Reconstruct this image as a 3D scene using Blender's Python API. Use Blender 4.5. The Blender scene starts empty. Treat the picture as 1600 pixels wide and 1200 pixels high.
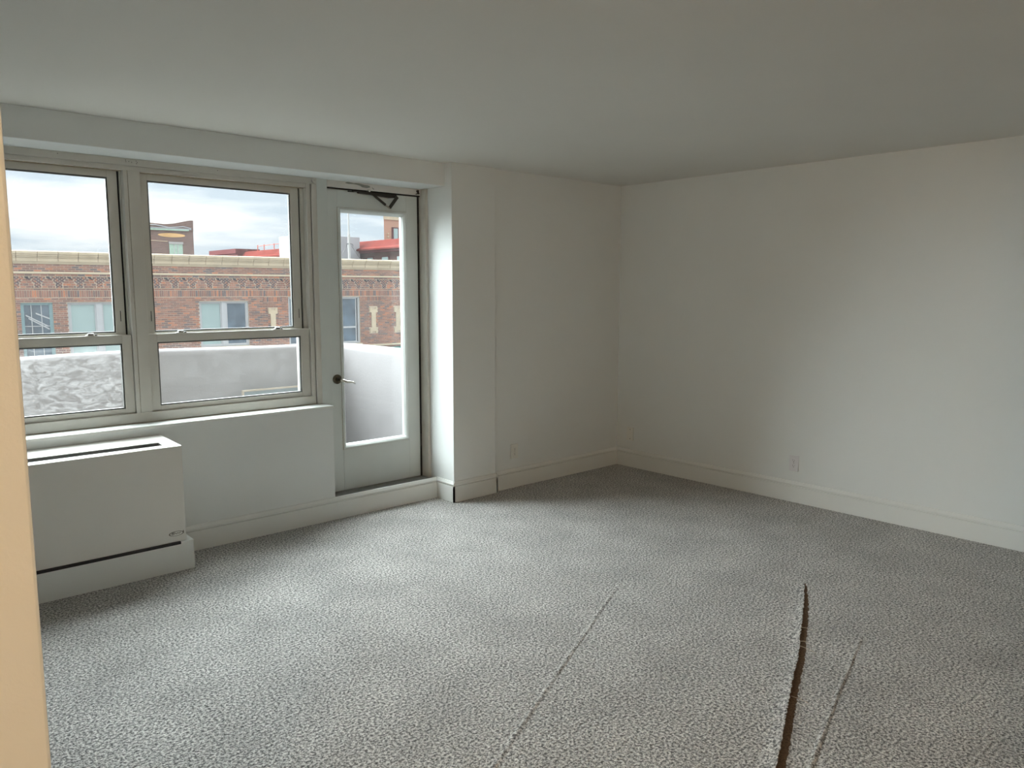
import bpy, bmesh, math, random
from mathutils import Vector, Matrix
random.seed(7)
SC = bpy.context.scene
COL = SC.collection
D2R = math.radians

# ------------------------------------------------------------------ camera
cam_d = bpy.data.cameras.new('camera')
cam_d.sensor_width = 36.0
cam_d.lens = 1206.37 * 36.0 / 1600.0
cam_d.clip_start = 0.05
cam_d.clip_end = 600
cam = bpy.data.objects.new('camera', cam_d)
COL.objects.link(cam)
cam.location = (-5.26927, -4.43292, 1.55678)
cam.rotation_euler = (D2R(83.0179), D2R(-0.03805), D2R(-42.0485))
SC.camera = cam

# ------------------------------------------------------------------ view
SC.view_settings.view_transform = 'Standard'
SC.view_settings.look = 'None'
SC.view_settings.exposure = 0.0
SC.view_settings.gamma = 1.0
SC.view_settings.use_curve_mapping = False

SKY = 1.12           # radiance of the overcast sky at the horizon
SKY_ZENITH = 3.36    # an overcast sky is three times brighter overhead
# veiled sun, spread wide by thin cloud, beyond the roofs opposite
sun_d = bpy.data.lights.new('veiled_sun', 'SUN')
sun_d.energy = 38.0
sun_d.angle = D2R(100)
sun_d.color = (0.89, 0.972, 1.0)
sun = bpy.data.objects.new('veiled_sun', sun_d)
COL.objects.link(sun)
SUN_AZ, SUN_EL = 4.0, 28.0      # azimuth measured from the window normal towards the left
_d = Vector((math.sin(D2R(SUN_AZ)) * math.cos(D2R(SUN_EL)), -math.cos(D2R(SUN_AZ)) * math.cos(D2R(SUN_EL)), -math.sin(D2R(SUN_EL))))
sun.rotation_euler = _d.to_track_quat('-Z', 'Y').to_euler()
# ------------------------------------------------------------------ sky: bright overcast with soft grey-blue banks of cloud
world = bpy.data.worlds.new('overcast_sky')
SC.world = world
world.use_nodes = True
nt = world.node_tree
nt.nodes.clear()
def wn(t, **kw):
    n = nt.nodes.new(t)
    for k, v in kw.items():
        setattr(n, k, v)
    return n
tc = wn('ShaderNodeTexCoord')
sep = wn('ShaderNodeSeparateXYZ')
nt.links.new(tc.outputs['Generated'], sep.inputs[0])
mp = wn('ShaderNodeMapping')
mp.inputs['Scale'].default_value = (1.3, 1.3, 8.0)
mp.inputs['Location'].default_value = (0.35, 0.1, 0.15)
nt.links.new(tc.outputs['Generated'], mp.inputs[0])
no = wn('ShaderNodeTexNoise')
no.inputs['Scale'].default_value = 2.3
no.inputs['Detail'].default_value = 6
no.inputs['Roughness'].default_value = 0.55
nt.links.new(mp.outputs[0], no.inputs['Vector'])
rp = wn('ShaderNodeValToRGB')
rp.color_ramp.elements[0].position = 0.42
rp.color_ramp.elements[0].color = (0.56, 0.645, 0.72, 1)
rp.color_ramp.elements[1].position = 0.62
rp.color_ramp.elements[1].color = (1, 1, 1, 1)
nt.links.new(no.outputs[0], rp.inputs[0])
mr = wn('ShaderNodeMapRange')
mr.inputs['From Min'].default_value = 0.0
mr.inputs['From Max'].default_value = 1.0
mr.inputs['To Min'].default_value = SKY
mr.inputs['To Max'].default_value = SKY_ZENITH
nt.links.new(sep.outputs[2], mr.inputs['Value'])
bg = wn('ShaderNodeBackground')
nt.links.new(rp.outputs[0], bg.inputs['Color'])
nt.links.new(mr.outputs[0], bg.inputs['Strength'])
wo = wn('ShaderNodeOutputWorld')
nt.links.new(bg.outputs[0], wo.inputs[0])

# ------------------------------------------------------------------ materials
MATS = {}
def mat(name, color, rough=0.6, metal=0.0, var=0.0, scale=8.0, bump=0.0, bscale=200.0, spec=0.5, emit=None, detail=4.0):
    m = bpy.data.materials.new(name)
    m.use_nodes = True
    t = m.node_tree
    b = t.nodes['Principled BSDF']
    b.inputs['Roughness'].default_value = rough
    b.inputs['Metallic'].default_value = metal
    b.inputs['Specular IOR Level'].default_value = spec
    g = t.nodes.new('ShaderNodeNewGeometry')
    n = t.nodes.new('ShaderNodeTexNoise')
    n.inputs['Scale'].default_value = scale
    n.inputs['Detail'].default_value = detail
    t.links.new(g.outputs['Position'], n.inputs['Vector'])
    r = t.nodes.new('ShaderNodeValToRGB')
    r.color_ramp.elements[0].position = 0.3
    r.color_ramp.elements[1].position = 0.7
    r.color_ramp.elements[0].color = tuple(max(0, c * (1 - var)) for c in color) + (1,)
    r.color_ramp.elements[1].color = tuple(min(1, c * (1 + var)) for c in color) + (1,)
    t.links.new(n.outputs[0], r.inputs[0])
    t.links.new(r.outputs[0], b.inputs['Base Color'])
    if bump:
        n2 = t.nodes.new('ShaderNodeTexNoise')
        n2.inputs['Scale'].default_value = bscale
        n2.inputs['Detail'].default_value = 2
        t.links.new(g.outputs['Position'], n2.inputs['Vector'])
        bp = t.nodes.new('ShaderNodeBump')
        bp.inputs['Strength'].default_value = bump
        bp.inputs['Distance'].default_value = 0.002
        t.links.new(n2.outputs[0], bp.inputs['Height'])
        t.links.new(bp.outputs[0], b.inputs['Normal'])
    if emit:
        b.inputs['Emission Color'].default_value = emit[0] + (1,)
        b.inputs['Emission Strength'].default_value = emit[1]
    MATS[name] = m
    return m

mat('wall_paint', (0.78, 0.80, 0.785), 0.75, var=0.015, scale=1.5, bump=0.15, bscale=220, spec=0.3)
mat('ceiling_paint', (0.78, 0.76, 0.71), 0.9, var=0.015, scale=1.2, bump=0.1, bscale=160, spec=0.2)
mat('trim_paint', (0.785, 0.795, 0.765), 0.45, var=0.012, scale=3, spec=0.4)
mat('door_paint', (0.66, 0.69, 0.665), 0.38, var=0.03, scale=4, spec=0.4)
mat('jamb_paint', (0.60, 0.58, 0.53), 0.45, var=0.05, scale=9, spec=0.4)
mat('header_paint', (0.72, 0.69, 0.65), 0.6, var=0.04, scale=9)
mat('peeled', (0.30, 0.30, 0.27), 0.8, var=0.1, scale=40)
mat('frame_paint', (0.62, 0.595, 0.54), 0.33, var=0.04, scale=6, spec=0.5)
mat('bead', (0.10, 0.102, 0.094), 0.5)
mat('frame_grime', (0.40, 0.33, 0.22), 0.6, var=0.3, scale=60)
mat('gap_black', (0.012, 0.011, 0.010), 0.8)
mat('dark_metal', (0.055, 0.05, 0.045), 0.4, metal=0.6)
mat('bronze', (0.12, 0.10, 0.07), 0.35, metal=0.9, var=0.2, scale=60)
mat('nickel', (0.62, 0.58, 0.52), 0.22, metal=1.0)
mat('bright_metal', (0.75, 0.75, 0.74), 0.25, metal=1.0)
mat('threshold_stone', (0.16, 0.155, 0.145), 0.6, var=0.25, scale=25)
mat('heater_enamel', (0.76, 0.735, 0.68), 0.35, var=0.02, scale=3, spec=0.5)
mat('heater_inside', (0.015, 0.012, 0.014), 0.6)
mat('heater_logo', (0.13, 0.12, 0.09), 0.4)
mat('outlet_plastic', (0.75, 0.735, 0.745), 0.35)
mat('outlet_painted', (0.79, 0.785, 0.735), 0.5)
mat('subfloor', (0.35, 0.27, 0.18), 0.8, var=0.2, scale=6)
mat('backing_shade', (0.13, 0.085, 0.055), 0.95, var=0.5, scale=120)
mat('thread', (0.55, 0.48, 0.38), 0.8)
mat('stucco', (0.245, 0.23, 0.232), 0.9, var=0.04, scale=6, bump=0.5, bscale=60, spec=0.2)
mat('stucco_out', (0.16, 0.14, 0.125), 0.9, var=0.05, scale=5, bump=0.4, bscale=60, spec=0.0)
mat('concrete', (0.09, 0.087, 0.083), 0.9, var=0.12, scale=7, spec=0.0)
mat('board_grey', (0.16, 0.19, 0.197), 0.5, var=0.05)
mat('board_frame', (0.40, 0.33, 0.25), 0.5, var=0.05)
mat('mortar', (0.56, 0.46, 0.36), 0.95, var=0.08, scale=4, spec=0.0)
mat('terracotta_cream', (0.60, 0.50, 0.36), 0.6, var=0.09, scale=3, spec=0.0)
mat('cream_line', (0.66, 0.56, 0.41), 0.6, var=0.05, spec=0.0)
mat('dentil_dark', (0.08, 0.075, 0.085), 0.8, var=0.2, spec=0.0)
mat('white_frame', (0.50, 0.51, 0.52), 0.5, var=0.04, spec=0.0)
mat('teal_frame', (0.28, 0.40, 0.42), 0.5, var=0.08, spec=0.0)
mat('far_glass_pale', (0.36, 0.47, 0.46), 0.12, var=0.10, scale=0.9, spec=0.6)
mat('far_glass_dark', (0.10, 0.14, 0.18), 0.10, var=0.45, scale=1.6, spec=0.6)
mat('teal_roof', (0.10, 0.24, 0.22), 0.6, var=0.1, spec=0.0)
mat('red_tile', (0.13, 0.031, 0.025), 0.6, var=0.2, scale=1.2, spec=0.0)
mat('red_shade', (0.13, 0.045, 0.045), 0.7, var=0.1, spec=0.0)
mat('roof_grey', (0.40, 0.42, 0.44), 0.9, var=0.05, scale=0.7, spec=0.0)
mat('far_grey', (0.13, 0.132, 0.14), 0.8, var=0.08, scale=0.7, spec=0.0)
mat('pole_white', (0.42, 0.42, 0.41), 0.5, spec=0.0)
mat('pipe_red', (0.45, 0.13, 0.10), 0.6, spec=0.0)
mat('asphalt', (0.16, 0.16, 0.16), 0.9, var=0.1, spec=0.0)
mat('copper_green', (0.42, 0.58, 0.48), 0.6, var=0.1, spec=0.0)
mat('faded_sign', (0.72, 0.47, 0.22), 0.7, var=0.15, scale=0.9, spec=0.0)
mat('shade_white', (0.8, 0.78, 0.72), 0.4)

def brick_mat(name, ramp, island=True, scale=1.0, msize=0.012):
    m = bpy.data.materials.new(name)
    m.use_nodes = True
    t = m.node_tree
    b = t.nodes['Principled BSDF']
    b.inputs['Roughness'].default_value = 0.95
    b.inputs['Specular IOR Level'].default_value = 0.0
    g = t.nodes.new('ShaderNodeNewGeometry')
    r = t.nodes.new('ShaderNodeValToRGB')
    r.color_ramp.interpolation = 'CONSTANT'
    while len(r.color_ramp.elements) < len(ramp):
        r.color_ramp.elements.new(0.5)
    for e, (p, c) in zip(r.color_ramp.elements, ramp):
        e.position = p
        e.color = c + (1,)
    if island:
        t.links.new(g.outputs['Random Per Island'], r.inputs[0])
        n = t.nodes.new('ShaderNodeTexNoise')
        n.inputs['Scale'].default_value = 0.8
        n.inputs['Detail'].default_value = 3
        t.links.new(g.outputs['Position'], n.inputs['Vector'])
        ml = t.nodes.new('ShaderNodeMapRange')
        ml.inputs['To Min'].default_value = 0.82
        ml.inputs['To Max'].default_value = 1.3
        t.links.new(n.outputs[0], ml.inputs[0])
        mx = t.nodes.new('ShaderNodeVectorMath')
        mx.operation = 'SCALE'
        t.links.new(r.outputs[0], mx.inputs[0])
        t.links.new(ml.outputs[0], mx.inputs['Scale'])
        t.links.new(mx.outputs[0], b.inputs['Base Color'])
    else:
        co = t.nodes.new('ShaderNodeTexCoord')
        mp_ = t.nodes.new('ShaderNodeMapping')
        mp_.inputs['Rotation'].default_value = (D2R(90), 0, 0)
        t.links.new(co.outputs['Object'], mp_.inputs[0])
        br = t.nodes.new('ShaderNodeTexBrick')
        br.inputs['Scale'].default_value = 1.0
        br.inputs['Brick Width'].default_value = 0.215 * scale
        br.inputs['Row Height'].default_value = 0.0677 * scale
        br.inputs['Mortar Size'].default_value = msize
        br.inputs['Color1'].default_value = ramp[0][1] + (1,)
        br.inputs['Color2'].default_value = ramp[1][1] + (1,)
        br.inputs['Mortar'].default_value = ramp[2][1] + (1,)
        t.links.new(mp_.outputs[0], br.inputs['Vector'])
        t.links.new(br.outputs[0], b.inputs['Base Color'])
    MATS[name] = m
brick_mat('brick', [(0.0, (0.29, 0.15, 0.118)), (0.22, (0.34, 0.18, 0.14)), (0.42, (0.24, 0.14, 0.12)), (0.60, (0.38, 0.185, 0.13)),
                    (0.74, (0.20, 0.135, 0.125)), (0.86, (0.48, 0.20, 0.12)), (0.93, (0.16, 0.13, 0.135))])
brick_mat('brick_mottled', [(0.0, (0.20, 0.135, 0.125)), (0.3, (0.28, 0.155, 0.13)), (0.55, (0.16, 0.125, 0.13)), (0.75, (0.42, 0.19, 0.12)), (0.88, (0.13, 0.11, 0.12))])
brick_mat('brick_far', [(0, (0.20, 0.12, 0.105)), (1, (0.13, 0.085, 0.08)), (1, (0.30, 0.235, 0.20))], island=False)
brick_mat('brick_far_red', [(0, (0.13, 0.06, 0.05)), (1, (0.11, 0.055, 0.045)), (1, (0.19, 0.14, 0.12))], island=False)
brick_mat('brick_far_tan', [(0, (0.48, 0.23, 0.15)), (1, (0.42, 0.22, 0.15)), (1, (0.60, 0.42, 0.32))], island=False)

def glass_mat(name, dirt=0.0, dscale=12.0, base=0.02, tint=(0.97, 0.985, 0.98), streak=(1, 1, 1)):
    """thin clear pane: passes light, mirrors a little at grazing angles, carries a film of dust"""
    m = bpy.data.materials.new(name)
    m.use_nodes = True
    t = m.node_tree
    t.nodes.clear()
    out = t.nodes.new('ShaderNodeOutputMaterial')
    tr = t.nodes.new('ShaderNodeBsdfTransparent')
    tr.inputs[0].default_value = tint + (1,)
    gl = t.nodes.new('ShaderNodeBsdfGlossy')
    gl.inputs['Roughness'].default_value = 0.02
    lw = t.nodes.new('ShaderNodeLayerWeight')
    lw.inputs[0].default_value = 0.5
    p5 = t.nodes.new('ShaderNodeMath'); p5.operation = 'POWER'; p5.inputs[1].default_value = 5.0
    t.links.new(lw.outputs['Facing'], p5.inputs[0])
    fr = t.nodes.new('ShaderNodeMath'); fr.operation = 'MULTIPLY_ADD'; fr.inputs[1].default_value = 0.96; fr.inputs[2].default_value = 0.04
    t.links.new(p5.outputs[0], fr.inputs[0])
    m1 = t.nodes.new('ShaderNodeMixShader')
    t.links.new(fr.outputs[0], m1.inputs[0])
    t.links.new(tr.outputs[0], m1.inputs[1])
    t.links.new(gl.outputs[0], m1.inputs[2])
    tl = t.nodes.new('ShaderNodeBsdfTranslucent')
    tl.inputs[0].default_value = (0.9, 0.9, 0.9, 1)
    g = t.nodes.new('ShaderNodeNewGeometry')
    mp_ = t.nodes.new('ShaderNodeMapping')
    mp_.inputs['Scale'].default_value = streak
    t.links.new(g.outputs['Position'], mp_.inputs[0])
    n = t.nodes.new('ShaderNodeTexNoise')
    n.inputs['Scale'].default_value = dscale
    n.inputs['Detail'].default_value = 8
    n.inputs['Roughness'].default_value = 0.7
    n.inputs['Distortion'].default_value = 1.2
    t.links.new(mp_.outputs[0], n.inputs['Vector'])
    mr_ = t.nodes.new('ShaderNodeMapRange')
    mr_.inputs['From Min'].default_value = 0.42
    mr_.inputs['From Max'].default_value = 0.72
    mr_.inputs['To Min'].default_value = base
    mr_.inputs['To Max'].default_value = base + dirt
    t.links.new(n.outputs[0], mr_.inputs[0])
    m2 = t.nodes.new('ShaderNodeMixShader')
    t.links.new(mr_.outputs[0], m2.inputs[0])
    t.links.new(m1.outputs[0], m2.inputs[1])
    t.links.new(tl.outputs[0], m2.inputs[2])
    t.links.new(m2.outputs[0], out.inputs[0])
    MATS[name] = m
glass_mat('glass_clear', 0.004, 6, 0.004)
glass_mat('glass_hazy', 0.008, 9, 0.009)
glass_mat('glass_dirty', 0.045, 16, 0.010, streak=(1.0, 1.0, 2.2))

def carpet_mat():
    m = bpy.data.materials.new('carpet')
    m.use_nodes = True
    t = m.node_tree
    b = t.nodes['Principled BSDF']
    b.inputs['Roughness'].default_value = 1.0
    b.inputs['Specular IOR Level'].default_value = 0.05
    b.inputs['Sheen Weight'].default_value = 0.25
    b.inputs['Sheen Roughness'].default_value = 0.6
    g = t.nodes.new('ShaderNodeNewGeometry')
    n1 = t.nodes.new('ShaderNodeTexNoise')
    n1.inputs['Scale'].default_value = 95
    n1.inputs['Detail'].default_value = 4
    n1.inputs['Roughness'].default_value = 0.78
    v = t.nodes.new('ShaderNodeTexVoronoi')
    v.inputs['Scale'].default_value = 130
    n3 = t.nodes.new('ShaderNodeTexNoise')
    n3.inputs['Scale'].default_value = 3.2
    n3.inputs['Detail'].default_value = 4
    for n in (n1, v, n3):
        t.links.new(g.outputs['Position'], n.inputs['Vector'])
    r = t.nodes.new('ShaderNodeValToRGB')
    r.color_ramp.elements[0].position = 0.41
    r.color_ramp.elements[0].color = (0.05, 0.048, 0.046, 1)
    r.color_ramp.elements[1].position = 0.58
    r.color_ramp.elements[1].color = (0.76, 0.74, 0.705, 1)
    e = r.color_ramp.elements.new(0.49)
    e.color = (0.335, 0.322, 0.304, 1)
    t.links.new(n1.outputs[0], r.inputs[0])
    mr_ = t.nodes.new('ShaderNodeMapRange')
    mr_.inputs['From Min'].default_value = 0.3
    mr_.inputs['From Max'].default_value = 0.7
    mr_.inputs['To Min'].default_value = 0.86
    mr_.inputs['To Max'].default_value = 1.16
    t.links.new(n3.outputs[0], mr_.inputs[0])
    sc_ = t.nodes.new('ShaderNodeVectorMath')
    sc_.operation = 'SCALE'
    t.links.new(r.outputs[0], sc_.inputs[0])
    t.links.new(mr_.outputs[0], sc_.inputs['Scale'])
    t.links.new(sc_.outputs[0], b.inputs['Base Color'])
    ad = t.nodes.new('ShaderNodeMath')
    ad.operation = 'SUBTRACT'
    t.links.new(n1.outputs[0], ad.inputs[0])
    t.links.new(v.outputs['Distance'], ad.inputs[1])
    bp = t.nodes.new('ShaderNodeBump')
    bp.inputs['Strength'].default_value = 0.9
    bp.inputs['Distance'].default_value = 0.005
    t.links.new(ad.outputs[0], bp.inputs['Height'])
    t.links.new(bp.outputs[0], b.inputs['Normal'])
    MATS['carpet'] = m
carpet_mat()

# ------------------------------------------------------------------ mesh helpers
def empty(name, loc=(0, 0, 0), rz=0.0, parent=None):
    o = bpy.data.objects.new(name, None)
    o.empty_display_size = 0.1
    o.location = loc
    o.rotation_euler = (0, 0, rz)
    COL.objects.link(o)
    if parent:
        o.parent = parent
    return o
def tag(o, label=None, cat=None, group=None, kind=None):
    if label: o['label'] = label
    if cat: o['category'] = cat
    if group: o['group'] = group
    if kind: o['kind'] = kind
    return o
ORIGIN = {}
class MB:
    """collects shapes, in the frame of the thing they belong to, into one mesh"""
    def __init__(s):
        s.v = []; s.f = []
    def quad(s, pts):
        i = len(s.v); s.v += [tuple(p) for p in pts]; s.f.append(tuple(range(i, i + len(pts)))); return s
    def box(s, x0, x1, y0, y1, z0, z1):
        if x0 > x1: x0, x1 = x1, x0
        if y0 > y1: y0, y1 = y1, y0
        if z0 > z1: z0, z1 = z1, z0
        i = len(s.v)
        s.v += [(x0, y0, z0), (x1, y0, z0), (x1, y1, z0), (x0, y1, z0), (x0, y0, z1), (x1, y0, z1), (x1, y1, z1), (x0, y1, z1)]
        s.f += [(i, i+3, i+2, i+1), (i+4, i+5, i+6, i+7), (i, i+1, i+5, i+4), (i+1, i+2, i+6, i+5), (i+2, i+3, i+7, i+6), (i+3, i, i+4, i+7)]
        return s
    def prism(s, pts, axis, a, b):
        """polygon pts in the two other axes (in x,y,z order), extruded along axis from a to b"""
        def mk(p, t):
            q = list(p); q.insert(axis, t); return tuple(q)
        n = len(pts); i = len(s.v)
        s.v += [mk(p, a) for p in pts] + [mk(p, b) for p in pts]
        s.f.append(tuple(range(i, i + n))); s.f.append(tuple(range(i + 2 * n - 1, i + n - 1, -1)))
        for k in range(n):
            k2 = (k + 1) % n
            s.f.append((i + k, i + n + k, i + n + k2, i + k2))
        return s
    def tube(s, path, r, n=12, caps=True):
        rr = r if isinstance(r, (list, tuple)) else [r] * len(path)
        P = [Vector(p) for p in path]; i0 = len(s.v); ref = None
        for k, p in enumerate(P):
            t = (P[min(k + 1, len(P) - 1)] - P[max(k - 1, 0)]).normalized()
            if ref is None:
                ref = Vector((0, 0, 1)) if abs(t.z) < 0.9 else Vector((1, 0, 0))
            u = t.cross(ref).normalized(); w = u.cross(t).normalized(); ref = w
            for j in range(n):
                a = 2 * math.pi * j / n
                s.v.append(tuple(p + (u * math.cos(a) + w * math.sin(a)) * rr[k]))
        for k in range(len(P) - 1):
            for j in range(n):
                a = i0 + k * n + j; b = i0 + k * n + (j + 1) % n
                s.f.append((a, b, b + n, a + n))
        if caps:
            s.f.append(tuple(i0 + j for j in range(n - 1, -1, -1)))
            s.f.append(tuple(i0 + (len(P) - 1) * n + j for j in range(n)))
        return s
    def frame(s, x0, x1, z0, z1, l, r, b, t, y0, y1):
        """rectangular ring in the xz plane with border widths l r b t"""
        s.box(x0, x0 + l, y0, y1, z0, z1); s.box(x1 - r, x1, y0, y1, z0, z1)
        s.box(x0 + l, x1 - r, y0, y1, z0, z0 + b); s.box(x0 + l, x1 - r, y0, y1, z1 - t, z1)
        return s
    def build(s, name, material, parent=None, origin=None, bevel=0.0, smooth=False, segs=2, weld=False):
        me = bpy.data.meshes.new(name)
        o = bpy.data.objects.new(name, me)
        COL.objects.link(o)
        off = Vector((0, 0, 0))
        if parent is not None and origin is None:
            o.parent = parent
            off = ORIGIN.get(parent.name, Vector((0, 0, 0)))
        elif parent is not None:
            o.parent = parent
        if parent is None and origin is not None:
            off = Vector(origin); o.location = off
        elif parent is None:
            zs = min(v[2] for v in s.v); n = len(s.v)
            off = Vector((sum(v[0] for v in s.v) / n, sum(v[1] for v in s.v) / n, zs)); o.location = off
            ORIGIN[o.name] = off
        me.from_pydata([tuple(Vector(v) - off) for v in s.v], [], s.f)
        bm = bmesh.new(); bm.from_mesh(me)
        if weld: bmesh.ops.remove_doubles(bm, verts=bm.verts, dist=1e-5)
        bmesh.ops.recalc_face_normals(bm, faces=bm.faces)
        if bevel:
            bmesh.ops.bevel(bm, geom=[e for e in bm.edges if len(e.link_faces) == 2 and e.calc_face_angle(0) > 0.5], offset=bevel, segments=segs, affect='EDGES', profile=0.6)
        bm.to_mesh(me); bm.free()
        if smooth:
            for p in me.polygons: p.use_smooth = True
        me.materials.append(MATS[material])
        return o
def root(name, loc, rz=0.0):
    o = empty(name, loc, rz); ORIGIN[o.name] = Vector(loc); return o
def struct(o):
    o['kind'] = 'structure'; return o
def B(*a): return MB().box(*a)

# ------------------------------------------------------------------ room dimensions (metres; corner of the two far walls at the origin)
H = 2.44
XL = -5.10                    # end of the partition and of the window band
YHALL = -3.42                 # corner where the left wall ends
YB = -7.6                     # wall behind the camera
XH = -7.2
YW = 0.172                    # wall below the windows
YF = 0.30                     # front of the window frames
YO = 0.48                     # outer face of the building
SILL = 0.784
XC0, XC1, YC = -1.873, -1.470, -0.033     # column
XD0 = -2.732                  # end of the low wall, beginning of the door recess
SOF = 2.283; YS = 0.040       # soffit
XE0, XE1 = -3.834, -2.812     # right window opening
XA0, XA1 = -4.94, -3.923      # left window opening

struct(B(XH - .2, 0.2, YB - .2, 0.0, -0.22, -0.012).build('floor', 'subfloor'))
struct(B(XH - .2, 0.2, YB - .2, YO, H, H + 0.22).build('ceiling', 'ceiling_paint'))
struct(B(0, 0.2, YB - .2, YO, -0.012, H).build('wall_right', 'wall_paint'))
struct(B(XC1 - .02, 0, 0, YO, -0.012, H).build('wall_far', 'wall_paint'))
struct(B(XC0, XC1, YC, YO, -0.012, H).build('wall_column', 'wall_paint', bevel=0.003))
struct(B(XH, XD0, YW, YO, -0.22, SILL - .016).build('wall_under_window', 'wall_paint'))
struct(B(XD0, XC0, YW, YO, -0.22, 0.128).build('wall_under_door', 'trim_paint'))
struct(B(XH, XC0, YS, YO, SOF, H).build('wall_soffit', 'wall_paint', bevel=0.003))
struct(B(XH, XL, YHALL, YHALL + .13, -0.012, H).build('wall_partition', 'wall_paint', bevel=0.004))
struct(B(XH - .2, XH, YHALL, YO, -0.012, H).build('wall_left', 'wall_paint'))
struct(B(XH, XL, YW, YO, SILL, SOF).build('wall_beside_window', 'wall_paint'))
struct(B(XH - .2, XH, YB, YHALL, -0.012, H).build('wall_hall', 'wall_paint'))
struct(B(-4.60, -4.46, YB, -4.45, -0.012, H).build('wall_light_block', 'wall_paint', bevel=0.004))  # unseen wall added to keep the hall lamp's light out of the room
struct(B(XH, 0, YB - .2, YB, -0.012, H).build('wall_behind', 'wall_paint'))
# sill board on the low wall
struct(B(XL, XD0 + .004, YW - .006, YF + .02, SILL - .016, SILL).build('trim_1', 'trim_paint', bevel=0.003))
# baseboards: face, thin groove, sloping cap
def base_profile(t=0.012):
    return [(0, -0.012), (t, -0.012), (t, 0.119), (t - .007, 0.121), (t - .007, 0.1265), (t + .003, 0.128), (t + .004, 0.136), (t - .003, 0.148), (t - .006, 0.154), (0.0, 0.156)]
def baseboard(name, axis, face, sgn, a, b):
    p = [(face + sgn * d, z) for d, z in base_profile()]
    struct(MB().prism(p, axis, a, b).build(name, 'trim_paint'))
baseboard('baseboard_right', 1, 0.0, -1, YB, 0.0)
baseboard('baseboard_far', 0, 0.0, -1, XC1 + .012, -0.012)
baseboard('baseboard_window', 0, YW, -1, XH, XC0 - .012)
baseboard('baseboard_column_front', 0, YC, -1, XC0 - .012, XC1 + .012)
baseboard('baseboard_column_side', 1, XC0, -1, YC - .012, YW)
baseboard('baseboard_column_end', 1, XC1, 1, YC - .012, 0)
baseboard('baseboard_behind', 0, YB, 1, XH, 0)

# ------------------------------------------------------------------ windows
trimw = root('trim_2', (-3.87, YF, SILL)); struct(trimw)
# head rail in two steps, mullion with a groove, side members, bottom rail
B(XL, -2.735, YF, YO, 2.243, SOF).build('head_rail', 'frame_paint', trimw, bevel=.002)
B(XL, XE1 + .03, YF + .006, YO, 2.217, 2.2425).build('head_rail', 'frame_paint', trimw, bevel=.002)
B(XA1, -3.902, YF, YO - .02, .843, 2.217).build('mullion', 'frame_paint', trimw, bevel=.002)
B(-3.8995, XE0, YF, YO - .02, .843, 2.217).build('mullion', 'frame_paint', trimw, bevel=.002)
B(-3.9025, -3.8990, YF + .004, YO - .02, .843, 2.217).build('mullion_groove', 'frame_grime', trimw)
B(XE1, -2.784, YF, YO - .02, .843, 2.243).build('side_rail', 'frame_paint', trimw, bevel=.002)
B(-2.7845, -2.7795, YF + .006, YO - .02, SILL, 2.243).build('side_groove', 'gap_black', trimw)
B(-2.780, -2.742, YF - .012, YO - .02, SILL, 2.243).build('side_rail', 'frame_paint', trimw, bevel=.006, segs=3)
B(XL, XA0, YF, YO - .02, .843, 2.217).build('side_rail', 'frame_paint', trimw, bevel=.002)
B(XL, -2.784, YF, YO - .02, SILL + .004, .843).build('bottom_rail', 'frame_paint', trimw, bevel=.002)
B(XL, -2.784, YF + .003, YO - .02, SILL, SILL + .004).build('sill_gap', 'frame_grime', trimw)
MB().tube([(-2.762, YF - .020, 2.263), (-2.762, YF - .004, 2.263)], .014, 14).build('rail_bracket', 'frame_paint', trimw)
for dx, dz in ((-.004, .004), (.004, .003)):
    MB().tube([(-2.762 + dx, YF - .0215, 2.263 + dz), (-2.762 + dx, YF - .018, 2.263 + dz)], .0018, 8).build('screw_hole', 'gap_black', trimw)
for x, z in ((-3.905, 2.272), (-3.904, 2.263), (-3.889, 2.266), (-3.874, 2.263), (-3.850, 2.272), (-3.845, 2.265), (-3.849, 2.258), (-4.24, 2.270), (-3.39, 2.267)):
    MB().tube([(x, YF - .0008, z), (x, YF + .004, z)], .0022, 8).build('screw_hole', 'gap_black', trimw)

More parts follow.
